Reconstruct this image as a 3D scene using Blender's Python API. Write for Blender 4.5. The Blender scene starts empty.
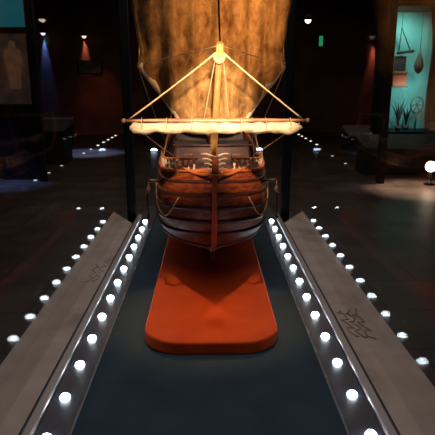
import bpy, bmesh, math, random
from mathutils import Vector, Matrix, noise
random.seed(4)
S = bpy.context.scene
C = S.collection
PI = math.pi
DZ = 0.55            # height of the case deck above the floor
CAMZ = 1.65
FPX = 520.0
PITCH = math.atan(133.5 / FPX)
YAW = math.radians(-1.02)

# ------------------------------------------------------------------ materials
def mat(name, col, rough=0.6, metal=0.0, emit=None, es=0.0, nscale=None, col2=None, bump=0.0, spec=0.5, stretch=(1,1,1), detail=4):
    m = bpy.data.materials.new(name); m.use_nodes = True
    nt = m.node_tree; b = nt.nodes['Principled BSDF']
    b.inputs['Base Color'].default_value = (*col, 1)
    b.inputs['Roughness'].default_value = rough
    b.inputs['Metallic'].default_value = metal
    b.inputs['Specular IOR Level'].default_value = spec
    if emit:
        b.inputs['Emission Color'].default_value = (*emit, 1)
        b.inputs['Emission Strength'].default_value = es
    if nscale:
        tc = nt.nodes.new('ShaderNodeTexCoord'); mp = nt.nodes.new('ShaderNodeMapping')
        mp.inputs['Scale'].default_value = stretch
        n = nt.nodes.new('ShaderNodeTexNoise'); n.inputs['Scale'].default_value = nscale; n.inputs['Detail'].default_value = detail
        nt.links.new(tc.outputs['Object'], mp.inputs[0]); nt.links.new(mp.outputs[0], n.inputs['Vector'])
        if col2:
            r = nt.nodes.new('ShaderNodeValToRGB')
            r.color_ramp.elements[0].position = .36; r.color_ramp.elements[1].position = .64
            r.color_ramp.elements[0].color = (*col, 1); r.color_ramp.elements[1].color = (*col2, 1)
            nt.links.new(n.outputs['Fac'], r.inputs[0]); nt.links.new(r.outputs[0], b.inputs['Base Color'])
        if bump:
            bp = nt.nodes.new('ShaderNodeBump'); bp.inputs['Strength'].default_value = bump; bp.inputs['Distance'].default_value = .01
            nt.links.new(n.outputs['Fac'], bp.inputs['Height']); nt.links.new(bp.outputs[0], b.inputs['Normal'])
    return m

M = {}
M['hull'] = mat('hull_wood', (.11,.018,.006), .42, nscale=9, col2=(.30,.060,.016), bump=.25, stretch=(3,1,8))
M['wale'] = mat('wale_wood', (.045,.010,.006), .4, nscale=12, col2=(.09,.02,.01), stretch=(2,1,6))
M['bottom'] = mat('bottom_paint', (.40,.20,.13), .6, nscale=22, col2=(.16,.07,.045))
M['stem'] = mat('stem_wood', (.50,.13,.035), .4, nscale=20, col2=(.36,.08,.02))
M['spar'] = mat('spar_wood', (.78,.44,.14), .45, nscale=14, col2=(.62,.30,.08), stretch=(5,1,1))
M['yard'] = mat('yard_wood', (.38,.16,.06), .45, nscale=14, col2=(.22,.08,.03), stretch=(1,5,5))
M['rope'] = mat('rope_fibre', (.62,.40,.20), .8)
M['darkrope'] = mat('tarred_rope', (.03,.02,.015), .8)
M['pale'] = mat('pale_carving', (.62,.42,.30), .5, nscale=30, col2=(.45,.28,.18))
M['deckwood'] = mat('ship_deck_wood', (.06,.025,.012), .7, nscale=15, col2=(.04,.014,.007), stretch=(6,1,1))
M['cabin'] = mat('cabin_wood', (.05,.012,.006), .6, nscale=14, col2=(.03,.008,.004))
M['plinth'] = mat('lacquered_plinth', (.72,.075,.003), .55, nscale=5, col2=(.60,.058,.003), bump=.05, spec=.2)
M['deck'] = mat('blue_fabric', (.018,.048,.074), .85, nscale=7, col2=(.025,.064,.098), bump=.3, detail=9)
M['strip'] = mat('dark_strip', (.018,.026,.042), .32, nscale=10, col2=(.028,.036,.055))
M['groove'] = mat('groove_metal', (.12,.15,.19), .2, .9)
M['rail'] = mat('rail_metal', (.45,.43,.43), .42, .5)
M['gasket'] = mat('dark_gasket', (.01,.013,.018), .5)
M['led'] = mat('led_lens', (1,1,1), .3, emit=(.78,.90,1), es=22)
M['bezel'] = mat('led_bezel', (.08,.09,.1), .4, .6)
M['black'] = mat('black_post', (.004,.004,.005), .6, spec=.2)
M['body'] = mat('case_body', (.02,.018,.018), .6)

def sail_mat(name, dark, light, tr=.35, seams=True):
    m = bpy.data.materials.new(name); m.use_nodes = True; nt = m.node_tree
    out = nt.nodes['Material Output']; nt.nodes.remove(nt.nodes['Principled BSDF'])
    tc = nt.nodes.new('ShaderNodeTexCoord')
    n1 = nt.nodes.new('ShaderNodeTexNoise'); n1.inputs['Scale'].default_value = 11; n1.inputs['Detail'].default_value = 9
    n1.inputs['Roughness'].default_value = .68; n1.inputs['Distortion'].default_value = .4
    mp = nt.nodes.new('ShaderNodeMapping'); mp.inputs['Scale'].default_value = (1.6, 1, .9); mp.inputs['Rotation'].default_value = (0, .5, 0)
    nt.links.new(tc.outputs['Object'], mp.inputs[0]); nt.links.new(mp.outputs[0], n1.inputs['Vector'])
    r = nt.nodes.new('ShaderNodeValToRGB')
    r.color_ramp.elements[0].position = .34; r.color_ramp.elements[1].position = .68
    r.color_ramp.elements[0].color = (*dark, 1); r.color_ramp.elements[1].color = (*light, 1)
    nt.links.new(n1.outputs['Fac'], r.inputs[0])
    colsock = r.outputs[0]
    if seams:
        w = nt.nodes.new('ShaderNodeTexWave'); w.inputs['Scale'].default_value = 3.6; w.inputs['Distortion'].default_value = 1.0
        w.inputs['Detail'].default_value = 2
        nt.links.new(tc.outputs['Object'], w.inputs['Vector'])
        r2 = nt.nodes.new('ShaderNodeValToRGB'); r2.color_ramp.elements[0].position = .0; r2.color_ramp.elements[1].position = .35
        r2.color_ramp.elements[0].color = (.55,.5,.45,1); r2.color_ramp.elements[1].color = (1,1,1,1)
        nt.links.new(w.outputs['Fac'], r2.inputs[0])
        mx = nt.nodes.new('ShaderNodeMixRGB'); mx.blend_type = 'MULTIPLY'; mx.inputs[0].default_value = .55
        nt.links.new(colsock, mx.inputs[1]); nt.links.new(r2.outputs[0], mx.inputs[2]); colsock = mx.outputs[0]
    d = nt.nodes.new('ShaderNodeBsdfDiffuse'); t = nt.nodes.new('ShaderNodeBsdfTranslucent'); ms = nt.nodes.new('ShaderNodeMixShader')
    ms.inputs[0].default_value = tr
    nt.links.new(colsock, d.inputs[0]); nt.links.new(colsock, t.inputs[0])
    bp = nt.nodes.new('ShaderNodeBump'); bp.inputs['Strength'].default_value = .6; bp.inputs['Distance'].default_value = .02
    nt.links.new(n1.outputs['Fac'], bp.inputs['Height']); nt.links.new(bp.outputs[0], d.inputs['Normal'])
    nt.links.new(d.outputs[0], ms.inputs[1]); nt.links.new(t.outputs[0], ms.inputs[2]); nt.links.new(ms.outputs[0], out.inputs[0])
    return m
M['sail'] = sail_mat('aged_sail_cloth', (.24,.10,.036), (.84,.47,.17))
M['furl'] = sail_mat('cream_sail_cloth', (.66,.46,.27), (.92,.76,.52), .15, False)

def stone_mat():
    m = mat('pale_stone', (.50,.40,.32), .6, nscale=6, col2=(.62,.51,.42), bump=.1, detail=8)
    nt = m.node_tree; b = nt.nodes['Principled BSDF']
    # faint worn blotches of their own shape
    src = b.inputs['Base Color'].links[0].from_socket
    tc = nt.nodes.new('ShaderNodeTexCoord'); v = nt.nodes.new('ShaderNodeTexNoise'); v.inputs['Scale'].default_value = 3.3; v.inputs['Detail'].default_value = 6
    nt.links.new(tc.outputs['Object'], v.inputs['Vector'])
    r = nt.nodes.new('ShaderNodeValToRGB'); r.color_ramp.elements[0].position = .55; r.color_ramp.elements[1].position = .68
    r.color_ramp.elements[0].color = (1,1,1,1); r.color_ramp.elements[1].color = (.58,.56,.54,1)
    nt.links.new(v.outputs['Fac'], r.inputs[0])
    mx = nt.nodes.new('ShaderNodeMixRGB'); mx.blend_type = 'MULTIPLY'; mx.inputs[0].default_value = .7
    nt.links.new(src, mx.inputs[1]); nt.links.new(r.outputs[0], mx.inputs[2]); nt.links.new(mx.outputs[0], b.inputs['Base Color'])
    return m
M['stone'] = stone_mat()
M['mark'] = mat('engraved_mark', (.26,.21,.17), .7, nscale=20, col2=(.36,.30,.24))

def floor_mat():
    m = mat('dark_floor_tiles', (.030,.021,.017), .42, spec=.4)
    nt = m.node_tree; b = nt.nodes['Principled BSDF']
    tc = nt.nodes.new('ShaderNodeTexCoord')
    br = nt.nodes.new('ShaderNodeTexBrick'); br.inputs['Scale'].default_value = 1.0
    br.inputs['Color1'].default_value = (.075,.050,.040,1); br.inputs['Color2'].default_value = (.050,.036,.031,1); br.inputs['Mortar'].default_value = (.012,.010,.010,1)
    br.inputs['Brick Width'].default_value = .9; br.inputs['Row Height'].default_value = .6; br.inputs['Mortar Size'].default_value = .012
    n = nt.nodes.new('ShaderNodeTexNoise'); n.inputs['Scale'].default_value = 2.2; n.inputs['Detail'].default_value = 8
    nt.links.new(tc.outputs['Object'], br.inputs['Vector']); nt.links.new(tc.outputs['Object'], n.inputs['Vector'])
    r = nt.nodes.new('ShaderNodeValToRGB'); r.color_ramp.elements[0].position = .35; r.color_ramp.elements[1].position = .65
    r.color_ramp.elements[0].color = (.4,.4,.4,1); r.color_ramp.elements[1].color = (1,1,1,1)
    nt.links.new(n.outputs['Fac'], r.inputs[0])
    mx = nt.nodes.new('ShaderNodeMixRGB'); mx.blend_type = 'MULTIPLY'; mx.inputs[0].default_value = 1
    nt.links.new(br.outputs['Color'], mx.inputs[1]); nt.links.new(r.outputs[0], mx.inputs[2]); nt.links.new(mx.outputs[0], b.inputs['Base Color'])
    return m
M['floor'] = floor_mat()
M['wall'] = mat('dark_wall', (.040,.028,.025), .8, nscale=1.5, col2=(.024,.018,.018))
M['redwall'] = mat('red_brown_wall', (.14,.05,.028), .8, nscale=1.2, col2=(.06,.025,.018))
M['ceil'] = mat('dark_ceiling', (.030,.024,.022), .9, nscale=2, col2=(.02,.016,.016))

def glass_mat():
    m = bpy.data.materials.new('case_glass'); m.use_nodes = True; nt = m.node_tree
    out = nt.nodes['Material Output']; nt.nodes.remove(nt.nodes['Principled BSDF'])
    lw = nt.nodes.new('ShaderNodeLayerWeight'); lw.inputs['Blend'].default_value = .5
    p = nt.nodes.new('ShaderNodeMath'); p.operation = 'POWER'; p.inputs[1].default_value = 5.0
    k = nt.nodes.new('ShaderNodeMath'); k.operation = 'MULTIPLY_ADD'; k.inputs[1].default_value = .22; k.inputs[2].default_value = .010
    nt.links.new(lw.outputs['Facing'], p.inputs[0]); nt.links.new(p.outputs[0], k.inputs[0])
    t = nt.nodes.new('ShaderNodeBsdfTransparent'); t.inputs[0].default_value = (.985,.99,.99,1)
    g = nt.nodes.new('ShaderNodeBsdfGlossy'); g.inputs['Roughness'].default_value = 0.02
    ms = nt.nodes.new('ShaderNodeMixShader')
    nt.links.new(k.outputs[0], ms.inputs[0]); nt.links.new(t.outputs[0], ms.inputs[1]); nt.links.new(g.outputs[0], ms.inputs[2])
    nt.links.new(ms.outputs[0], out.inputs[0]); return m
M['glass'] = glass_mat()

# ------------------------------------------------------------------ helpers
def tag(o, label=None, cat=None, group=None, kind=None):
    if label: o['label'] = label
    if cat: o['category'] = cat
    if group: o['group'] = group
    if kind: o['kind'] = kind
    return o
def empty(name, loc, label, cat, group=None, rz=0):
    o = bpy.data.objects.new(name, None); o.empty_display_size = .05; C.objects.link(o)
    o.location = loc; o.rotation_euler = (0,0,rz); return tag(o, label, cat, group)
def link(name, bm, m, parent=None, smooth=True, loc=None, bevel=0, recalc=True):
    if recalc: bmesh.ops.recalc_face_normals(bm, faces=bm.faces)
    me = bpy.data.meshes.new(name); bm.to_mesh(me); bm.free()
    for mm in (m if isinstance(m, (list, tuple)) else [m]): me.materials.append(mm)
    if smooth:
        for p in me.polygons: p.use_smooth = True
    o = bpy.data.objects.new(name, me); C.objects.link(o)
    if parent: o.parent = parent
    if loc: o.location = loc
    if bevel:
        b = o.modifiers.new('bevel', 'BEVEL'); b.width = bevel; b.segments = 2; b.limit_method = 'ANGLE'
    return o
def box(bm, x0, x1, y0, y1, z0, z1):
    v = [bm.verts.new(p) for p in ((x0,y0,z0),(x1,y0,z0),(x1,y1,z0),(x0,y1,z0),(x0,y0,z1),(x1,y0,z1),(x1,y1,z1),(x0,y1,z1))]
    for f in ((0,3,2,1),(4,5,6,7),(0,1,5,4),(1,2,6,5),(2,3,7,6),(3,0,4,7)): bm.faces.new([v[i] for i in f])
def boxo(name, b, m, parent=None, bevel=0, loc=None):
    bm = bmesh.new(); box(bm, *b); return link(name, bm, m, parent, False, loc, bevel)
def tube(bm, pts, r, n=8, cap=True):
    pts = [Vector(p) for p in pts]; rings = []
    up = None
    for i, p in enumerate(pts):
        t = (pts[min(i+1, len(pts)-1)] - pts[max(i-1, 0)]).normalized()
        if up is None: up = Vector((0,0,1)) if abs(t.z) < .9 else Vector((0,1,0))
        a = t.cross(up).normalized(); b = a.cross(t).normalized(); up = b
        rr = r[i] if isinstance(r, (list, tuple)) else r
        rings.append([bm.verts.new(p + a*math.cos(2*PI*k/n)*rr + b*math.sin(2*PI*k/n)*rr) for k in range(n)])
    for A, B in zip(rings, rings[1:]):
        for k in range(n): bm.faces.new((A[k], A[(k+1)%n], B[(k+1)%n], B[k]))
    if cap: bm.faces.new(rings[0][::-1]); bm.faces.new(rings[-1])
def tubeo(name, pts, r, m, parent=None, n=8):
    bm = bmesh.new(); tube(bm, pts, r, n); return link(name, bm, m, parent)
def rope(pts_a, pts_b, sag=0, n=12):
    a, b = Vector(pts_a), Vector(pts_b)
    return [a.lerp(b, i/n) + Vector((0,0,-sag*4*(i/n)*(1-i/n))) for i in range(n+1)]
def lathe(bm, prof, n=20, cx=0, cy=0, cz=0):
    rings = [[bm.verts.new((cx+r*math.cos(2*PI*k/n), cy+r*math.sin(2*PI*k/n), cz+z)) for k in range(n)] for r, z in prof]
    for A, B in zip(rings, rings[1:]):
        for k in range(n): bm.faces.new((A[k], A[(k+1)%n], B[(k+1)%n], B[k]))
    bm.faces.new(rings[0][::-1]); bm.faces.new(rings[-1])
ORD = ['nearest','second','third','fourth','fifth','sixth','seventh','eighth','ninth','tenth','eleventh','twelfth','thirteenth','fourteenth','fifteenth','sixteenth']

# ------------------------------------------------------------------ room
def st(o): o['kind'] = 'structure'; return o
RX0, RX1, RY0, RY1, RH = -9.0, 9.0, -3.0, 18.5, 4.6
st(boxo('floor', (RX0, RX1, RY0, RY1, -.1, 0), M['floor']))
st(boxo('ceiling', (RX0, RX1, RY0, RY1, RH, RH+.1), M['ceil']))
st(boxo('wall_back', (RX0, RX1, RY1, RY1+.1, -.1, RH), M['redwall']))
st(boxo('wall_left', (RX0-.1, RX0, RY0, RY1, -.1, RH), M['wall']))
st(boxo('wall_right', (RX1, RX1+.1, RY0, RY1, -.1, RH), M['wall']))
st(boxo('wall_front', (RX0, RX1, RY0-.1, RY0, -.1, RH), M['wall']))

# ------------------------------------------------------------------ the display case
CY0, CY1 = 1.0, 4.72
case = empty('display_case', (0, 0, 0), 'long glass display case with blue fabric deck and pale stone border', 'display case')
boxo('base', (-.80, .80, CY0, CY1, 0, DZ-.06), M['body'], case)
boxo('fabric_deck', (-.445, .445, CY0, CY1, DZ-.06, DZ), M['deck'], case)
for s in (-1, 1):
    boxo('light_strip', (min(s*.455,s*.565), max(s*.455,s*.565), CY0, CY1-.12, DZ-.06, DZ+.001), M['strip'], case)
    g = boxo('groove', (min(s*.445,s*.455), max(s*.445,s*.455), CY0, CY1-.12, DZ-.06, DZ+.004), M['groove'], case, .001)
    # metal glazing rail with a dark gasket line either side
    boxo('glazing_rail', (min(s*.570,s*.606), max(s*.570,s*.606), CY0, 4.35, DZ-.06, DZ+.014), M['rail'], case, .006)
    boxo('gasket', (min(s*.606,s*.618), max(s*.606,s*.618), CY0, 4.33, DZ-.06, DZ+.003), M['gasket'], case)
    # stone border slab with a mitred far end
    bm = bmesh.new()
    P = [(s*.618,CY0),(s*.845,CY0),(s*.845,4.52),(s*.618,4.10)]
    lo = [bm.verts.new((x,y,DZ-.06)) for x,y in P]; hi = [bm.verts.new((x,y,DZ)) for x,y in P]
    bm.faces.new(lo); bm.faces.new(hi)
    for i in range(4): bm.faces.new((lo[i], lo[(i+1)%4], hi[(i+1)%4], hi[i]))
    sl = link('stone_border', bm, M['stone'], case, False, bevel=.003)
    # scratched decoration
    bm = bmesh.new()
    cx, cy = s*.69, (2.25 if s > 0 else 2.95)
    for j in range(3 if s > 0 else 2):
        pts = [(cx + s*(-.035+.07*j/2 + .02*math.sin(i*1.9+j)), cy + (i-5)*.03 + .02*math.cos(i*2.3+j), DZ+.0004) for i in range(11)]
        tube(bm, pts, .0045 if s > 0 else .003, 6)
    o = link('engraved_scroll', bm, M['mark'], sl)
boxo('light_strip', (-.565, .565, CY1-.12, CY1, DZ-.06, DZ+.001), M['strip'], case)
for s in (-1, 1):
    boxo('corner_post', (s*.665-.034, s*.665+.034, 4.36, 4.43, DZ-.06, 4.6-.01), M['black'], case)
    g = boxo('glass_pane', (s*.695-.003, s*.695+.003, 1.05, 4.36, DZ+.0008, 3.6), M['glass'], case)
    g['label'] = 'clear side glass pane reflecting the round lights'

# lights in the deck
def led_mesh(r):
    bm = bmesh.new()
    lathe(bm, [(r*1.0,-.001),(r*1.0,.003),(r*.9,.008),(r*.7,.012),(r*.4,.0145),(.001,.0155)], 20)
    return bm
LX = .521
def led(x, y, label, group, z=DZ+.001, r=.0185, m=None):
    o = link('recessed_light', led_mesh(r), m or M['led'], None, True, (x, y, z+.0012), recalc=True)
    return tag(o, label, 'light', group)
led0 = None
for s, side in ((-1, 'left'), (1, 'right')):
    k2 = 0
    for k in range(-1, 12):
        y = 1.667 + .2255*k
        lab = f'round white light in the {side} dark strip, {ORD[k2]} from the viewer' if k < 11 else f'round white light at the far end of the {side} dark strip by the black post'
        k2 += 1
        if led0 is None:
            led0 = led(s*LX, y, lab, f'round lights in the {side} strip')
        else:
            c = led0.copy(); C.objects.link(c); c.location = (s*LX, y, DZ+.0022)
            c['label'] = lab; c['group'] = f'round lights in the {side} strip'
for i, x in enumerate((-.42, -.21, .21, .42)):
    c = led0.copy(); C.objects.link(c); c.location = (x, CY1-.10, DZ+.0022); c.scale = (.7,.7,.7)
    c['label'] = ['round light in the back strip, outermost on the left behind the hull','round light in the back strip, inner one left of the stern','round light in the back strip, inner one right of the stern','round light in the back strip, outermost on the right behind the hull'][i]
    c['group'] = 'round lights in the back strip'

# ------------------------------------------------------------------ plinth
SX = .022
bm = bmesh.new()
hw, y0, y1, z0, z1 = .296, 1.97, 4.35, DZ+.001, DZ+.056
out = []
def rc(hw, y0, y1, R):
    o = []
    for cx, cy, a0 in ((hw-R, y0+R, -PI/2), (hw-R, y1-R, 0), (-hw+R, y1-R, PI/2), (-hw+R, y0+R, PI)):
        for i in range(13):
            a = a0 + PI/2*i/12; o.append((cx+R*math.cos(a), cy+R*math.sin(a)))
    return o
rings = []
for d, z in ((.004, z0), (0, z0+.004), (0, z1-.008), (.003, z1-.003), (.009, z1)):
    rings.append([bm.verts.new((x, y, z)) for x, y in rc(hw-d, y0+d, y1-d, .165-d)])
for A, B in zip(rings, rings[1:]):
    n = len(A)
    for k in range(n): bm.faces.new((A[k], A[(k+1)%n], B[(k+1)%n], B[k]))
bm.faces.new(rings[0][::-1]); bm.faces.new(rings[-1])
pl = link('plinth', bm, M['plinth'], None, False, (SX-.012, 0, 0)); tag(pl, 'orange-red lacquered plinth slab with rounded corners under the ship model', 'plinth')
PZ = z1

# ------------------------------------------------------------------ ship (local frame: x athwart, y aft, z up, world z kept)
SY = 2.64
ship = empty('ship_model', (SX+.009, SY, PZ), 'wooden sailing ship model seen bow-on with golden foresail and furled cream spritsail, on orange plinth', 'ship model', rz=math.radians(1.2))
def W(z): return z - PZ          # world height to ship height
def interp(t, T):
    if t <= T[0][0]: return T[0][1]
    for (a, va), (b, vb) in zip(T, T[1:]):
        if t <= b:
            u = (t-a)/(b-a); u = u*u*(3-2*u) if False else u
            return va + (vb-va)*u
    return T[-1][1]
BT = [(.62,.02),(.66,.13),(.70,.24),(.74,.295),(.79,.32),(.85,.33),(.95,.342),(1.05,.335),(1.15,.318),(1.25,.302),(1.45,.28)]
STM = [(.62,.46),(.68,.36),(.72,.25),(.76,.14),(.81,.07),(.90,.02),(1.0,0),(1.3,-.025)]
L = 1.5
def sheer(s): return 1.185 + .035*max(0, 1-s/.35)**1.5 + .02*min(1,max(0,(s-.3)/.3)) + .22*max(0,(s-.95)/.55)**1.2
def half(s, z):
    t = (s - interp(z, STM))/.60
    if t <= 0: return .006
    t = min(1, t)
    full = max(0, 1-(1-t)**2.3)**.62
    aft = 1 - .35*max(0, (s-1.0)/.5)**2 * (1 if z > .85 else 1+ (0.85-z)*8)
    return max(.006, interp(z, BT)*full*max(.02, aft))
def hullgrid(zlo, zhi, ns=60, nz=26, off=0):
    """outer skin; zlo, zhi functions of s"""
    bm = bmesh.new(); 
    for sd in (-1, 1):
        G = []
        for j in range(nz+1):
            row = []
            for i in range(ns+1):
                q = (i/ns)**1.5
                zz0 = zlo(0); 
                s_guess = q*L
                z = zlo(s_guess) + (zhi(s_guess)-zlo(s_guess))*j/nz
                s0 = interp(z, STM); s = s0 + (L-s0)*q
                row.append(bm.verts.new((sd*(half(s, z)+off), s, W(z))))
            G.append(row)
        for j in range(nz):
            for i in range(ns):
                f = (G[j][i], G[j][i+1], G[j+1][i+1], G[j+1][i])
                fc = bm.faces.new(f if sd > 0 else f[::-1])
                zc = sum(v.co.z for v in f)/4 + PZ
                fc.material_index = 1 if zc < .765 else 0
    bmesh.ops.remove_doubles(bm, verts=bm.verts, dist=.0005)
    return bm
bm = hullgrid(lambda s: .63, sheer)
# transom
xs = [v for v in bm.verts if abs(v.co.y-L) < 1e-4]
xs = sorted([v for v in xs if v.co.x > 0], key=lambda v: v.co.z) + sorted([v for v in xs if v.co.x < 0], key=lambda v: -v.co.z)
try: bm.faces.new(xs)
except Exception: pass
hull = link('hull', bm, [M['hull'], M['bottom']], ship)
sm = hull.modifiers.new('thick', 'SOLIDIFY'); sm.thickness = .012; sm.offset = -1
# keel
bm = bmesh.new(); box(bm, -.014, .014, .24, L, 0.001, W(.66)); link('keel', bm, M['stem'], ship, False, bevel=.003)
# stem post following the bow
bm = bmesh.new()
prof = [(interp(z, STM), z) for z in [.615,.64,.68,.72,.76,.80,.85,.90,.95,1.0,1.05,1.1,1.15,1.2,1.24,1.27]]
L0, R0 = [], []
for s, z in prof:
    a = [bm.verts.new((-.014, s-.030, W(z))), bm.verts.new((.014, s-.030, W(z))), bm.verts.new((.014, s+.03, W(z))), bm.verts.new((-.014, s+.03, W(z)))]
    R0.append(a)
for A, B in zip(R0, R0[1:]):
    for k in range(4): bm.faces.new((A[k], A[(k+1)%4], B[(k+1)%4], B[k]))
bm.faces.new(R0[0][::-1]); bm.faces.new(R0[-1]); link('stem_post', bm, M['stem'], ship, False, bevel=.004)
# wales: raised rubbing strakes round both sides
def wale(dz, r, m, name='wale', s1=L-.01, zf=None):
    bm = bmesh.new(); 
    for sd in (-1, 1):
        pts = []
        for i in range(46):
            q = (i/45)**1.5
            z = (zf(q*L) if zf else sheer(q*L) - dz)
            s0 = interp(z, STM); s = s0 + (s1-s0)*q
            pts.append((sd*(half(s, z)+.003), s, W(z)))
        tube(bm, pts, r, 6)
    return link(name, bm, m, ship)
for dz, r in ((.055,.009),(.125,.011),(.20,.011),(.275,.011),(.345,.010)):
    wale(dz, r, M['wale'])
wale(.0, .0, M['wale'], 'wale', zf=None) if False else None
wale(.40, .008, M['wale'], zf=lambda s: .785)
# cap rail
wale(0.0, .010, M['stem'], 'cap_rail', zf=lambda s: sheer(s)+.002)
# deck inside the bulwarks
bm = bmesh.new(); l, r = [], []
for i in range(31):
    s = .05 + (L-.07-.05)*i/30; z = sheer(s)-.05; h = max(.004, half(s, z)-.014)
    l.append(bm.verts.new((-h, s, W(z)))); r.append(bm.verts.new((h, s, W(z))))
for i in range(30): bm.faces.new((l[i], r[i], r[i+1], l[i+1]))
dk = link('deck', bm, M['deckwood'], ship, False); sm = dk.modifiers.new('t', 'SOLIDIFY'); sm.thickness = .01; sm.offset = -1
# fore rail with balusters round the bow
def topz(s): return sheer(s) + .060
for sd in (-1, 1):
    pts = []
    for i in range(15):
        s = .0 + .50*(i/14); z = sheer(s); pts.append((sd*half(s+.02, z)*.97, s+.01, W(topz(s))))
    tubeo('fore_rail', pts, .0065, M['stem'], ship, 8)
    for i in range(11):
        s = .012 + .47*(i/10)**1.25; z = sheer(s); x = sd*half(s+.02, z)*.97
        bm = bmesh.new(); H = topz(s)-z-.004
        lathe(bm, [(.004,0),(.0075,H*.12),(.004,H*.3),(.009,H*.55),(.005,H*.85),(.007,H)], 8, x, s+.01, W(z)+.002)
        link('baluster', bm, M['pale'], ship)
# forecastle cabin and quarterdeck
bm = bmesh.new()
def trap(bm, y0, y1, w0, w1, z0, z1, tw=.92):
    v = [bm.verts.new(p) for p in ((-w0,y0,z0),(w0,y0,z0),(w1,y1,z0),(-w1,y1,z0),(-w0*tw,y0,z1),(w0*tw,y0,z1),(w1*tw,y1,z1),(-w1*tw,y1,z1))]
    for f in ((0,3,2,1),(4,5,6,7),(0,1,5,4),(1,2,6,5),(2,3,7,6),(3,0,4,7)): bm.faces.new([v[i] for i in f])
trap(bm, .36, .70, .225, .265, W(1.15), W(1.30))
fc = link('forecastle', bm, M['cabin'], ship, False, bevel=.004)
for x in (-.14, .14):
    bm = bmesh.new(); box(bm, x-.028, x+.028, .350, .362, W(1.19), W(1.26)); link('window_shutter', bm, M['wale'], fc, False, bevel=.003)
pts = [(-.225,.345,W(1.31)),(.225,.345,W(1.31))]
tubeo('forecastle_rail', pts, .006, M['cabin'], ship)
bm = bmesh.new(); trap(bm, 1.05, 1.48, .25, .21, W(1.18), W(1.43)); link('stern_cabin', bm, M['cabin'], ship, False, bevel=.004)
# beakhead platform with carved crest
bm = bmesh.new(); trap(bm, -.17, .06, .018, .075, W(1.205), W(1.225), 1); link('beak_platform', bm, M['stem'], ship, False, bevel=.003)
crest = bmesh.new(); box(crest, -.016, .016, -.145, -.11, W(1.215), W(1.315))
crest = link('figurehead', crest, M['hull'], ship, False, bevel=.006)
for sd in (-1, 1):
    for j in range(4):
        pts = []
        for i in range(9):
            u = i/8
            pts.append((sd*(.012+(.058-.009*j)*u), -.13+.03*u, W(1.312-.024*j + .012*math.sin(u*PI*.7) - .004*u)))
        bm = bmesh.new(); tube(bm, pts, [.0052*(1-.35*i/8) for i in range(9)], 8); link('carved_feather', bm, M['pale'], crest)
for sd in (-1, 1):   # head rails sweeping from hull to beak
    tubeo('head_rail', [(sd*(.016+.17*(i/10)**1.6), -.13+.22*(i/10), W(1.235-.03*math.sin(PI*i/10))) for i in range(11)], .008, M['stem'], ship)

# bowsprit
def Q(D, x, z): return (x, D-SY, W(z))
A = Vector(Q(2.98, 0, 1.17)); B = Vector(Q(1.98, 0, 1.79))
n = 10
tubeo('bowsprit', [A.lerp(B, i/n) for i in range(n+1)], [.020-.007*i/n for i in range(n+1)], M['spar'], ship, 16)
tip = B
# sprit band rings
for t in (.93,):
    c = A.lerp(B, t); d = (B-A).normalized()
    tubeo('rope_lashing', [c-d*.014, c-d*.007, c+d*.007, c+d*.014], [.021,.024,.024,.021], M['rope'], ship, 14)
# spritsail yard + furled sail
YD, YZ = 2.36, 1.492
YW = .412
bm = bmesh.new(); tube(bm, [Q(YD, -YW+2*YW*i/16, YZ) for i in range(17)], [.006+.007*(1-abs(i/8-1)) for i in range(17)], 10)
yard = link('spritsail_yard', bm, M['yard'], ship)
for sd in (-1,1):
    bm = bmesh.new(); bmesh.ops.create_uvsphere(bm, u_segments=12, v_segments=8, radius=.010, matrix=Matrix.Translation(Q(YD, sd*YW, YZ))); link('yard_end_knob', bm, M['spar'], yard)
bm = bmesh.new(); NR, NS = 90, 18; rings = []
for i in range(NR+1):
    u = -1+2*i/NR; x = u*.385
    sc = (abs(math.sin(u*PI*3.0+.3)))**.6       # scallops between gaskets
    e = min(1, (1-abs(u))*14+.25)
    rz = (.019+.007*sc+.010*noise.noise(Vector((x*17,0,1))))*e; ry = (.022+.007*sc)*e
    cz = YZ-.030-.004*sc+.003*noise.noise(Vector((x*14,3,1))) - .0*(u*u)
    ring = []
    for k in range(NS):
        a = 2*PI*k/NS
        w = 1+.16*noise.noise(Vector((x*30, math.cos(a)*1.6, math.sin(a)*1.6)))
        ring.append(bm.verts.new((x, YD-SY-.012+math.cos(a)*ry*w, W(cz)+math.sin(a)*rz*w)))
    rings.append(ring)
for P1, P2 in zip(rings, rings[1:]):
    for k in range(NS): bm.faces.new((P1[k], P1[(k+1)%NS], P2[(k+1)%NS], P2[k]))
bm.faces.new(rings[0]); bm.faces.new(rings[-1][::-1])
link('furled_sail', bm, M['furl'], ship)['label'] = 'cream furled spritsail under its yard'
for i in range(7):
    x = -.33+.11*i
    if abs(x) < .02: continue
    bm = bmesh.new(); pts = [(x, YD-SY-.010+.033*math.cos(2*PI*k/16), W(YZ-.024)+.036*math.sin(2*PI*k/16)) for k in range(17)]
    tube(bm, pts, .0016, 6, False); link('gasket_rope', bm, M['rope'], ship)
# sprit lifts, from tip to yard ends
tp = A.lerp(B, .955)
for sd in (-1, 1):
    tubeo('lift_rope', rope(tp+Vector((sd*.014,0,0)), Q(YD, sd*.385, YZ+.008), .004), .0036, M['rope'], ship)
    tubeo('lift_rope', rope(tp+Vector((sd*.012,0,0)), Q(YD, sd*.055, YZ+.005), 0), .0026, M['rope'], ship)

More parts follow.
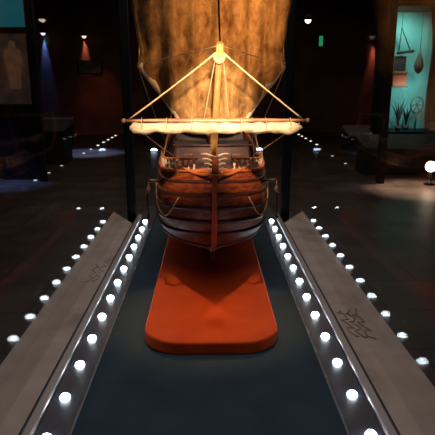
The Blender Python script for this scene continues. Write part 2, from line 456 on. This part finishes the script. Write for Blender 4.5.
# foremast, top yard, foresail
MD = 3.22
tubeo('foremast', [Q(MD, 0, 1.14+ (3.55-1.14)*i/6) for i in range(7)], [.028,.027,.026,.024,.021,.018,.014], M['spar'], ship, 14)
tubeo('mainmast', [Q(3.75, 0, 1.14+ (3.5-1.14)*i/6) for i in range(7)], [.030,.029,.027,.025,.022,.018,.014], M['spar'], ship, 14)
tubeo('fore_yard', [Q(MD-.05, -.58+1.16*i/10, 2.84) for i in range(11)], [.008+.010*(1-abs(i/5-1)) for i in range(11)], M['yard'], ship, 10)
bm = bmesh.new(); NU, NV = 56, 60; G = []
rows = {}
for j in range(NV+1):
    v = j/NV; row = []
    for i in range(NU+1):
        u = -1+2*i/NU
        zf = 1.742 - min(.325, .56*(1-abs(u))**.93)          # foot of the sail
        if abs(u) < .5: zf = 1.742 - (.294+.03*(1-(u/.5)**2))
        z = 2.82 + (zf-2.82)*v
        # side width by height
        wz = interp(z, [(1.42,.36),(1.742,.412),(1.83,.398),(2.08,.440),(2.4,.50),(2.82,.545)])
        x = u*wz
        bel = .30*(1-abs(u)**2.2)*math.sin(PI*min(1, (v*.80+.08)))
        y = (MD-.06) - bel - .16*v*(1-.3*u*u) 
        y += .010*math.sin(u*22+v*5)*(.3+v) + .012*noise.noise(Vector((u*3, v*5, 2)))
        # curling clews
        cl = max(0, abs(u)-.80)/.20
        y -= .03*cl*cl*v**4
        row.append(bm.verts.new(Q(y, x, z)))
    G.append(row)
for j in range(NV):
    for i in range(NU): bm.faces.new((G[j][i], G[j][i+1], G[j+1][i+1], G[j+1][i]))
foot = [v.co.copy() for v in G[NV]]; le = [G[j][0].co.copy() for j in range(0, NV+1, 3)]; re_ = [G[j][NU].co.copy() for j in range(0, NV+1, 3)]
fs = link('foresail', bm, M['sail'], ship); fs['label'] = 'large billowing golden brown foresail'
sm = fs.modifiers.new('t', 'SOLIDIFY'); sm.thickness = .003
tubeo('foot_bolt_rope', foot, .0045, M['furl'], fs, 8)
tubeo('side_bolt_rope', le, .0030, M['rope'], fs, 8); tubeo('side_bolt_rope', re_, .0030, M['rope'], fs, 8)
# turned-up cream hem bands at both clews
for sd in (-1, 1):
    bm = bmesh.new(); a, b = [], []
    for i in range(17):
        ii = i if sd < 0 else NU-i
        c = foot[ii]; wd = .048*(1-i/16)**1.3+.008
        inw = Vector((-sd*.75, 0, .66))
        a.append(bm.verts.new(c+Vector((0,-.008,0)))); 
        b.append(bm.verts.new(c+Vector((0,-.013,0))+inw*wd))
    for i in range(16): bm.faces.new((a[i], a[i+1], b[i+1], b[i]))
    o = link('hem_band', bm, M['furl'], fs); s2 = o.modifiers.new('t','SOLIDIFY'); s2.thickness = .003
clewL, clewR = foot[0], foot[-1]
for c in (clewL, clewR):
    sd = -1 if c.x < 0 else 1
    tubeo('bowline', rope(tip+Vector((0,.02,-.002)), c+Vector((0,-.02,.02)), .006), .0018, M['rope'], ship)
    # sheets run aft and down to the gunwale
    tubeo('sheet_rope', rope(c, (sd*.30, 1.0, W(1.24)), .01), .0024, M['rope'], ship)
# forestay: dark line from masthead to sprit end
tubeo('forestay', rope(tip+Vector((0,.015,.012)), Q(MD-.02, 0, 3.25), 0, 4), .0036, M['darkrope'], ship)
# shrouds and ropes from the yard to the bow
for sd in (-1, 1):
    for j in range(3):
        s = .46+.12*j; x = sd*(half(s, 1.2)+.008)
        tubeo('shroud', rope((x, s, W(sheer(s)-.08)), Q(MD, sd*.02, 2.5), 0, 4), .0030, M['rope'], ship)
        bm = bmesh.new(); bmesh.ops.create_uvsphere(bm, u_segments=12, v_segments=8, radius=.011, matrix=Matrix.Translation((x, s, W(sheer(s)-.06)))@Matrix.Diagonal((1,.6,1,1))); link('deadeye', bm, M['wale'], ship)
    tubeo('brace_rope', rope(Q(YD, sd*.375, YZ-.012), (sd*.215, .20, W(1.27)), .006), .0024, M['rope'], ship)
    tubeo('backstay', rope(Q(YD, sd*.16, YZ-.045), (sd*.26, .40, W(1.14)), .006), .0026, M['rope'], ship)
    # sagging anchor cable on the bow
    p0 = Vector((sd*(half(.10,1.06)+.012), .10, W(1.06))); p1 = Vector((sd*(half(.42,1.08)+.014), .42, W(1.08)))
    pts = []
    for i in range(21):
        u = i/20; s = p0.y+(p1.y-p0.y)*u; z = 1.06+.02*u-.17*4*u*(1-u)*.85
        pts.append((sd*(half(s, z)+.012), s, W(z)))
    tubeo('anchor_cable', pts, .0042, M['rope'], ship)
    # cathead with block
    tubeo('cathead', [(sd*.26, .34, W(1.10)), (sd*.365, .28, W(1.12))], .008, M['wale'], ship)
    bm = bmesh.new(); bmesh.ops.create_uvsphere(bm, u_segments=12, v_segments=8, radius=.016, matrix=Matrix.Translation((sd*.365, .28, W(1.07)))@Matrix.Diagonal((.7,.7,1.2,1))); link('block', bm, M['pale'], ship)
    tubeo('cat_rope', [(sd*.365,.28,W(1.115)),(sd*.365,.28,W(1.085))], .003, M['rope'], ship)
    # anchor hanging on the bow: shank, arms, stock
    bm = bmesh.new(); ax, ay = sd*.375, .30
    tube(bm, [(ax,ay,W(1.06)),(ax,ay,W(.90))], .005, 8)
    tube(bm, [(ax+.0, ay+.045*math.sin(a), W(.915)-.02*math.cos(a)+.0) for a in [(-1.3+2.6*i/8) for i in range(9)]], .005, 8)
    tube(bm, [(ax,ay-.05,W(1.045)),(ax,ay+.05,W(1.045))], .005, 8)
    link('anchor', bm, M['wale'], ship)
    # gun port lids
    for s in (.22, .40):
        z = 1.01; x0 = half(s, z)
        d = Vector((half(s+.02,z)-half(s-.02,z), .04, 0)).normalized()
        nrm = Vector((d.y, -d.x, 0)); c = Vector((x0, s, W(z)))+nrm*.004
        bm = bmesh.new(); vs = []
        for dd in (0, .006):
            for a, b in ((-1,-1),(1,-1),(1,1),(-1,1)):
                p = c + d*a*.022 + Vector((0,0,b*.020)) + nrm*dd; vs.append(bm.verts.new((sd*p.x, p.y, p.z)))
        for f in ((0,3,2,1),(4,5,6,7),(0,1,5,4),(1,2,6,5),(2,3,7,6),(3,0,4,7)): bm.faces.new([vs[i] for i in f])
        link('gun_port_lid', bm, M['wale'], ship, False)

# ------------------------------------------------------------------ room beyond the case
def at(px, py, D):
    """world point at distance D along +y that the frame shows near (px,py)"""
    x = (px-217.5)/FPX; y = -(py-217.5)/FPX
    d = Vector((x, math.cos(PITCH)+y*math.sin(PITCH), -math.sin(PITCH)+y*math.cos(PITCH)))
    d = Matrix.Rotation(YAW, 3, 'Z') @ d
    return Vector((0,0,CAMZ)) + d*(D/d.y)
def emat(name, c, s): return mat(name, c, .5, emit=c, es=s)
def dome(name, p, r, m, label, cat, group=None):
    bm = bmesh.new(); lathe(bm, [(r*1.3,0),(r*1.3,r*.2),(r,.25*r)], 16); 
    o = empty(name, p, label, cat, group)
    link('bezel', bm, M['bezel'], o)
    bm = bmesh.new(); lathe(bm, [(r*.98,.25*r+.0005),(r*.9,r*.5),(r*.6,r*.72),(r*.2,r*.8),(.001,r*.81)], 16); link('lens', bm, m, o)
    return o
# rows of small glowing dots set on the floor each side
mk = emat('dot_glow', (.9,.85,.8), 2.2)
mkd = emat('dot_glow_dim', (.75,.8,.9), .55)
for s, side, ys in ((-1, 'left', [9.1, 9.9, 10.8, 12.8, 13.6, 14.5, 15.3, 16.0, 16.7, 17.3]), (1, 'right', [11.0, 12.2, 13.6, 14.6, 15.5, 16.3, 17.0, 17.6])):
    for i, y in enumerate(ys):
        far = y > 14
        bm = bmesh.new(); r = .032 if not far else .04
        lathe(bm, [(r,0),(r*.95,.010),(r*.5,.014),(.002,.015)], 12)
        o = link('floor_glow_dot', bm, mk if far else mkd, None, True, (s*3.05 - (.12 if s>0 and not far else 0), y, .001))
        tag(o, f'tiny glowing dot on the floor in the {side} aisle, {ORD[i]} of its row from the viewer', 'light', f'glowing dots in the {side} aisle')
bl = emat('bluish_lamp', (.6,.75,1), 9)
p = at(154,150,13.2); dome('floor_spotlight', (p.x, 13.2, .001), .085, bl, 'bright bluish floor lamp seen just left of the ship below the yard', 'lamp')
p = at(259,149,13.2); dome('floor_spotlight', (p.x, 13.2, .001), .095, bl, 'bright bluish floor lamp seen just right of the ship below the yard', 'lamp')
wm = emat('warm_lamp', (1,.82,.6), 6)
p = at(372,172,9.9); dome('floor_spotlight', (p.x, p.y, .001), .07, wm, 'small warm floor lamp in the right aisle before the pool of light', 'lamp')
# bright lamp on a short post at the right edge
lp = at(431,166,8.6)
o = empty('bollard_lamp', (lp.x, lp.y, 0), 'bright warm bollard lamp at the right edge of the hall', 'lamp')
bm = bmesh.new(); lathe(bm, [(.09,0),(.09,.02),(.03,.035),(.03,lp.z-.10)], 16); link('post', bm, M['black'], o)
bm = bmesh.new(); bmesh.ops.create_uvsphere(bm, u_segments=20, v_segments=12, radius=.09, matrix=Matrix.Translation((0,0,lp.z-.01))); link('globe', bm, wm, o)

# ceiling lamps
def pendant(px, py, D, r, m, name, label):
    p = at(px, py, D); o = empty(name, (p.x, p.y, RH), label, 'lamp')
    bm = bmesh.new(); tube(bm, [(0,0,0),(0,0,p.z-RH+r*1.6)], .012, 8); link('stem', bm, M['black'], o)
    bm = bmesh.new(); lathe(bm, [(.02,0),(r*1.05,-r*.4),(r*1.15,-r*1.6),(r*.95,-r*1.6)], 16, 0, 0, p.z-RH+r*1.6); link('shade', bm, M['black'], o)
    bm = bmesh.new(); bmesh.ops.create_uvsphere(bm, u_segments=16, v_segments=10, radius=r*.9, matrix=Matrix.Translation((0,0,p.z-RH))); link('bulb', bm, m, o)
    return p
pendant(308, 20, 12, .075, wm, 'ceiling_spotlight', 'warm white ceiling lamp right of the sail')
pendant(43, 33, 18.2, .085, emat('violet_lamp', (.8,.65,.95), 1.6), 'ceiling_spotlight', 'lamp throwing a blue beam down the back wall at the left')
pendant(84, 36, 18.2, .085, emat('peach_lamp', (1,.62,.5), 1.6), 'ceiling_spotlight', 'lamp throwing a peach beam down the back wall left of the ship')
pendant(386, 20, 13.0, .06, emat('blue_lamp', (.25,.4,1), 1.2), 'ceiling_spotlight', 'small blue lamp beside the teal niche')
# green pilot sign
p = at(321, 41, 16); o = empty('green_sign', (p.x, p.y, RH), 'small glowing green sign hung right of the sail', 'sign')
boxo('panel', (-.055,.055,-.02,.02,p.z-RH-.14,p.z-RH+.14), emat('green_glow', (.02,.42,.16), .6), o, .01)
boxo('hanger', (-.006,.006,-.006,.006,p.z-RH+.14,0), M['black'], o)

# spot lights that give the beams
def spot(name, loc, target, energy, col, size, blend=.6, rad=.05):
    l = bpy.data.lights.new(name, 'SPOT'); l.energy = energy; l.color = col; l.spot_size = size; l.spot_blend = blend; l.shadow_soft_size = rad
    o = bpy.data.objects.new(name, l); C.objects.link(o); o.location = loc
    o.rotation_euler = (Vector(target)-Vector(loc)).to_track_quat('-Z', 'Y').to_euler(); return o
def point(name, loc, energy, col, rad=.08):
    l = bpy.data.lights.new(name, 'POINT'); l.energy = energy; l.color = col; l.shadow_soft_size = rad
    o = bpy.data.objects.new(name, l); C.objects.link(o); o.location = loc; return o
p = at(43, 34, 18.43); spot('beam_blue', (p.x, p.y, p.z), (p.x, p.y+.12, p.z-1.3), 420, (.08,.25,1), .42, .8, .03)
p = at(84, 38, 18.43); spot('beam_peach', (p.x, p.y, p.z), (p.x, p.y+.14, p.z-1.3), 130, (1,.36,.18), .50)
p = at(374, 44, 18.43); spot('beam_orange', (p.x, p.y, p.z), (p.x, p.y+.14, p.z-1.3), 110, (1,.32,.18), .50)

# faint exhibit panel on the back wall under the peach beam
def framed(name, px0, px1, py0, py1, D, th, mats, label, cat):
    a = at(px0, py1, D); b = at(px1, py0, D)
    o = empty(name, ((a.x+b.x)/2, D, a.z), label, cat)
    w, h = (b.x-a.x)/2, b.z-a.z
    boxo('frame', (-w,w,0,th,0,h), mats[0], o, .01)
    boxo('panel', (-w*.9,w*.9,-.01,0,h*.06,h*.94), mats[1], o)
    return o, w, h
gp = mat('grey_print', (.10,.10,.13), .8, nscale=4, col2=(.03,.03,.045))
framed('wall_panel', 78, 102, 60, 74, 18.42, .05, (M['black'], gp), 'dim grey framed panel on the back wall below the peach lamp', 'panel')

# left display: tall showcase with teal top and painted figure panel
teal = mat('teal_glow_panel', (.02,.14,.18), .6, emit=(.008,.12,.16), es=.35, nscale=2)
def figure_mat():
    m = mat('painted_figure', (.07,.05,.045), .8, nscale=2.6, col2=(.30,.17,.10), detail=6)
    return m
a = at(-8, 60, 9.2); b = at(30, -40, 9.2); b.x = at(31,60,9.2).x
o = empty('backlit_showcase', (a.x, 9.2, 0), 'tall backlit display panel at the far left, teal above and brown figure print below', 'showcase')
w = b.x-a.x
boxo('cabinet', (0,w,0,.35,0,RH-.3), M['black'], o)
za, zb = at(10,104,9.2).z, at(10,34,9.2).z
boxo('print', (.04,w-.05,-.02,0,za,zb), mat('figure_print', (.035,.03,.035), .8, emit=(.05,.035,.03), es=.12, nscale=3.2, col2=(.20,.10,.05)), o)
zc_, zd = at(10,27,9.2).z, at(10,-30,9.2).z
boxo('teal_header', (.04,w-.05,-.02,0,zc_,min(zd,RH-.35)), teal, o)
# a standing human silhouette printed in the panel is only a smear in the photo: brown figure relief
bm = bmesh.new()
zz = za+.25; H = zb-za-.35; fx = w*.55
prof = [(-.10,0),(-.13,.45),(-.17,.62),(-.16,.80),(-.06,.86),(-.07,.95),(0,1.0),(.07,.95),(.06,.86),(.15,.80),(.17,.6),(.13,.45),(.11,0)]
f = [bm.verts.new((fx+x*.9, -.025, zz+y*H)) for x, y in prof]; g = [bm.verts.new((fx+x*.9, -.021, zz+y*H)) for x, y in prof]
bm.faces.new(f); bm.faces.new(g[::-1])
for i in range(len(f)): bm.faces.new((f[i], f[(i+1)%len(f)], g[(i+1)%len(f)], g[i]))
link('figure_print', bm, mat('figure_ink', (.24,.12,.07), .8, nscale=7, col2=(.10,.05,.035), emit=(.10,.045,.025), es=.3), o, False)
# black pillar next to it
p0 = at(30, 60, 9.0); p1 = at(36, 60, 9.0)
o = boxo('pillar', (p0.x, p1.x, 9.0, 9.12, 0, RH-.01), M['black']); tag(o, 'slim black upright beside the teal display panel at the left', 'post')

def lectern(px0, px1, py_top, D, depth, label, col):
    a = at(px0, py_top, D); b = at(px1, py_top, D)
    o = empty('exhibit_cabinet', (a.x, D, 0), label, 'cabinet')
    w = b.x-a.x
    boxo('body', (0, w, .0, depth, 0, a.z-.13), M['black'], o, .01)
    bm = bmesh.new()
    v = [bm.verts.new(q) for q in ((-.03,-.05,a.z-.129),(w+.03,-.05,a.z-.129),(w+.03,depth,a.z+.05),(-.03,depth,a.z+.05),(-.03,-.05,a.z-.09),(w+.03,-.05,a.z-.09),(w+.03,depth,a.z+.09),(-.03,depth,a.z+.09))]
    for f in ((0,3,2,1),(4,5,6,7),(0,1,5,4),(1,2,6,5),(2,3,7,6),(3,0,4,7)): bm.faces.new([v[i] for i in f])
    link('sloping_top', bm, col, o, False)
    return o
gt = mat('grey_lectern_top', (.16,.15,.17), .5)
lectern(-12, 62, 126, 11.0, .7, 'black exhibit cabinet with sloping grey top at the left below the blue beam', M['body'])
lectern(37, 67, 122, 13.5, .6, 'grey-topped low cabinet behind the black one at the left', gt)
lectern(350, 384, 131, 13.0, .7, 'grey-topped low cabinet at the right before the teal niche', gt)
lectern(366, 448, 142, 9.6, .6, 'broad black exhibit cabinet at the right below the teal niche', M['body'])

# teal niche at the right with hanging tackle
D = 10.9
a = at(395, 60, D); b = at(440, -10, D)
nx = a.x; W_ = 1.2
o = empty('niche_display', (a.x, D, 0), 'tall teal lit niche display at the right, seen past the black upright', 'display niche')
z_lo, z_hi = at(410,132,D).z, at(410,6,D).z
boxo('back_panel', (-.05, W_, .9, .95, z_lo, z_hi), mat('niche_back', (.20,.50,.46), .8, nscale=2, col2=(.13,.38,.37)), o)
boxo('niche_floor', (-.05, W_, 0, .95, z_lo-.06, z_lo), M['black'], o)
boxo('niche_ceiling', (-.05, W_, 0, .95, z_hi, z_hi+.06), M['black'], o)
boxo('side_wall', (-.11, -.05, 0, .95, z_lo-.06, z_hi+.06), M['black'], o)
boxo('base_cabinet', (-.05, W_, .05, .95, 0, z_lo-.06), M['black'], o)
# warm draped curtain right side of niche
bm = bmesh.new(); cols = []
for i in range(25):
    zt = i/24; z = z_lo+(z_hi-z_lo)*zt
    e = .34+.30*zt + .10*math.sin(zt*5.5+.7)   # left edge of the drape (distance from right)
    row = [bm.verts.new((at(438,80,D).x-a.x-e*.50+.10+.9*(k/14), .12+.05*math.sin(k*1.5), z)) for k in range(15)]
    cols.append(row)
for r1, r2 in zip(cols, cols[1:]):
    for k in range(14): bm.faces.new((r1[k], r1[k+1], r2[k+1], r2[k]))
dr = link('drape', bm, mat('brown_drape', (.05,.018,.010), .8), o); s2 = dr.modifiers.new('t','SOLIDIFY'); s2.thickness = .02
# upright in front of the niche
p0 = at(387, 60, 8.7); p1 = at(394, 60, 8.7)
q = boxo('pillar', (p0.x, p1.x, 8.7, 8.82, 0, RH-.01), M['black']); tag(q, 'slim black upright in front of the teal niche at the right', 'post')
# things hanging in the niche
def rel(px, py, d=0): 
    v = at(px, py, D+d); return Vector((v.x, v.y, v.z))
tb = mat('tackle_wood', (.10,.06,.04), .7); tg = mat('tackle_teal', (.015,.04,.04), .7)
t = empty('hanging_triangle', rel(403, 56, .55), 'dark triangular rigging frame hung at the top of the teal niche', 'rigging frame')
c = t.location
def R_(px, py, d=.55): return rel(px, py, d)-c
tubeo('rope_leg', [R_(402,28), R_(399,50)], .012, tg, t); tubeo('rope_leg', [R_(402,28), R_(410,50)], .012, tg, t); tubeo('crossbar', [R_(397,53), R_(414,51)], .03, tg, t)
tubeo('suspension_cord', [R_(402,28), (R_(402,28).x, R_(402,28).y, z_hi-.004-c.z)], .006, tg, t)
fo, w, h = framed('framed_picture', 393, 407, 56, 71.5, D+.6, .05, (mat('picture_frame', (.22,.20,.16), .6), mat('dark_picture', (.02,.03,.03), .6)), 'small dark framed picture hanging in the teal niche', 'picture')
def hang(px, py0, D_): pass
bk = empty('wooden_box', rel(398, 86, .6), 'orange-brown wooden box under the framed picture in the niche', 'box')
c2 = bk.location
q0, q1 = rel(391,86,.6)-c2, rel(406,72,.6)-c2
bw = mat('orange_wood', (.42,.055,.008), .6)
boxo('box_body', (q0.x, q1.x, -.08, .10, 0, q1.z*.85), bw, bk, .01); boxo('box_lid', (q0.x-.015, q1.x+.015, -.095, .11, q1.z*.86, q1.z-.002), bw, bk, .01)
sh = empty('wall_shelf', (c2.x, c2.y, c2.z-.001), 'thin shelf carrying the orange-brown box in the niche', 'shelf')
boxo('board', (q0.x-.03, q1.x+.03, -.10, .30, -.03, 0), tb, sh)
# amphora-like hanging float
fl = empty('hanging_float', rel(418, 74, .5), 'dark teardrop float hanging at the right of the teal niche', 'float')
bm = bmesh.new(); hh = (rel(418,52,.5)-rel(418,74,.5)).z
lathe(bm, [(.01,0),(.07,hh*.12),(.10,hh*.35),(.08,hh*.6),(.04,hh*.85),(.012,hh)], 16); link('body', bm, tb, fl)
tubeo('cord', [(0,0,hh), (0,0,z_hi-.004-fl.location.z)], .006, tb, fl)
# dark leafy plants and a rope coil at the niche floor
def leafy(px, D_, hgt, n, label):
    r = empty('potted_plant', (rel(px,100,D_).x, D+D_, z_lo), label, 'plant')
    bm = bmesh.new(); lathe(bm, [(.05,0.001),(.07,.10),(.06,.10)], 12); link('pot', bm, tb, r)
    for i in range(n):
        a_ = 2*PI*i/n + .4; ln = hgt*random.uniform(.7,1); bm = bmesh.new(); L_, R2 = [], []
        for k in range(8):
            u = k/7; rad = .01+.18*u*u; wd = .022*math.sin(PI*min(.98,u*.9+.1))
            L_.append(bm.verts.new((math.cos(a_)*rad-math.sin(a_)*wd, math.sin(a_)*rad*.6+math.cos(a_)*wd, .10+ln*u)))
            R2.append(bm.verts.new((math.cos(a_)*rad+math.sin(a_)*wd, math.sin(a_)*rad*.6-math.cos(a_)*wd, .10+ln*u)))
        for k in range(7): bm.faces.new((L_[k], R2[k], R2[k+1], L_[k+1]))
        lf = link('leaf', bm, tg, r); s3 = lf.modifiers.new('t','SOLIDIFY'); s3.thickness = .004
leafy(400, .4, .62, 8, 'dark spiky plant at the left of the niche floor')
leafy(408, .55, .50, 7, 'dark spiky plant in the middle of the niche floor')
co = empty('spoked_hoop', rel(417, 105, .3), 'dark spoked hoop standing at the right of the niche floor', 'hoop')
bm = bmesh.new(); pts = [(.13*math.cos(2*PI*k/24), 0, .17*math.sin(2*PI*k/24)) for k in range(25)]; tube(bm, pts, .018, 8, False); link('rim', bm, tg, co)
for k in range(3):
    a_ = PI*k/3; tubeo('spoke', [(-.15*math.cos(a_),0,-.19*math.sin(a_)),(.15*math.cos(a_),0,.19*math.sin(a_))], .010, tg, co)
tubeo('stand', [(0,0,-.17),(0,0,z_lo+.002-co.location.z)], .02, tg, co)

# ------------------------------------------------------------------ lights
def area(name, loc, target, energy, col, sx, sy):
    l = bpy.data.lights.new(name, 'AREA'); l.shape = 'RECTANGLE'; l.size = sx; l.size_y = sy; l.energy = energy; l.color = col
    o = bpy.data.objects.new(name, l); C.objects.link(o); o.location = loc
    o.rotation_euler = (Vector(target)-Vector(loc)).to_track_quat('-Z', 'Y').to_euler(); return o
spot('sprit_spot', (.05, .30, 1.88), (.045, 2.25, 1.62), 800, (1,.78,.52), .20, .8, .03)
for s_ in (-1, 1): spot('yard_spot', (s_*.5, .5, 2.5), (s_*.20+.03, 2.38, 1.51), 620, (1,.75,.50), .21, .9, .03)
spot('sail_spot', (1.35, .4, 3.0), (.10, 2.9, 2.02), 760, (1,.58,.27), .32, .9, .05)
for s_ in (-1, 1): spot('plinth_spot', (s_*.95, 4.25, 3.3), (s_*.18, 2.36, .6), 190, (1,.55,.22), .25, .8, .04)
for s_ in (-1, 1): spot('plinth_front_spot', (s_*1.25, 1.6, 4.3), (s_*-.10, 2.15, .6), 60, (1,.55,.22), .20, .9, .05)
area('case_glow', (0, 2.6, 4.3), (0, 2.6, 0), 30, (.95,.93,1), 1.6, 3.2)
spot('niche_lamp', (nx+.30, D+.05, z_hi-.08), (nx+.35, D+.9, z_lo+1.3), 48, (.5,1,.90), 2.3, .8)
spot('niche_foot', (nx+.5, D+.02, z_lo+.9), (nx+.5, D+.9, z_lo+.45), 22, (.6,1,.95), 2.3, .8)
spot('floor_pool', (3.6, 8.8, 4.2), (3.5, 8.2, 0), 3600, (1,.70,.48), .50, .9)
spot('floor_pool_blue', (2.6, 8.6, 4.2), (2.5, 8.4, 0), 140, (.7,.7,1), .35, 1)
spot('floor_blue_left', (-3.6, 12.6, 4.3), (-3.0, 12.9, 0), 2600, (.35,.52,1), .48, .8)
spot('floor_blue_near', (-4.3, 8.3, 4.3), (-3.4, 8.7, 0), 1300, (.15,.35,1), .36, .9)
spot('floor_blue_right', (4.1, 12.0, 4.3), (4.1, 12.6, 0), 1500, (.15,.35,1), .30, .9)
spot('red_wall_left', (-3.5, 16.8, 3.9), (-3.7, 18.5, .4), 110, (1,.25,.1), .7, 1)
area('hall_dim', (0, 9, 4.4), (0, 9, 0), 85, (1,.75,.6), 8, 8)
w = bpy.data.worlds.new('world'); S.world = w; w.use_nodes = True
w.node_tree.nodes['Background'].inputs[0].default_value = (.004,.004,.006,1); w.node_tree.nodes['Background'].inputs[1].default_value = .4

cam = bpy.data.cameras.new('camera'); cam.sensor_width = 36; cam.lens = 36*FPX/435
co = bpy.data.objects.new('camera', cam); C.objects.link(co); co.location = (0,0,CAMZ); co.rotation_euler = (PI/2-PITCH, 0, YAW)
cam.clip_start = .05; cam.clip_end = 100
S.camera = co
S.view_settings.view_transform = 'Standard'; S.view_settings.look = 'None'; S.view_settings.gamma = 1
S.view_settings.use_curve_mapping = False; S.view_settings.exposure = 0
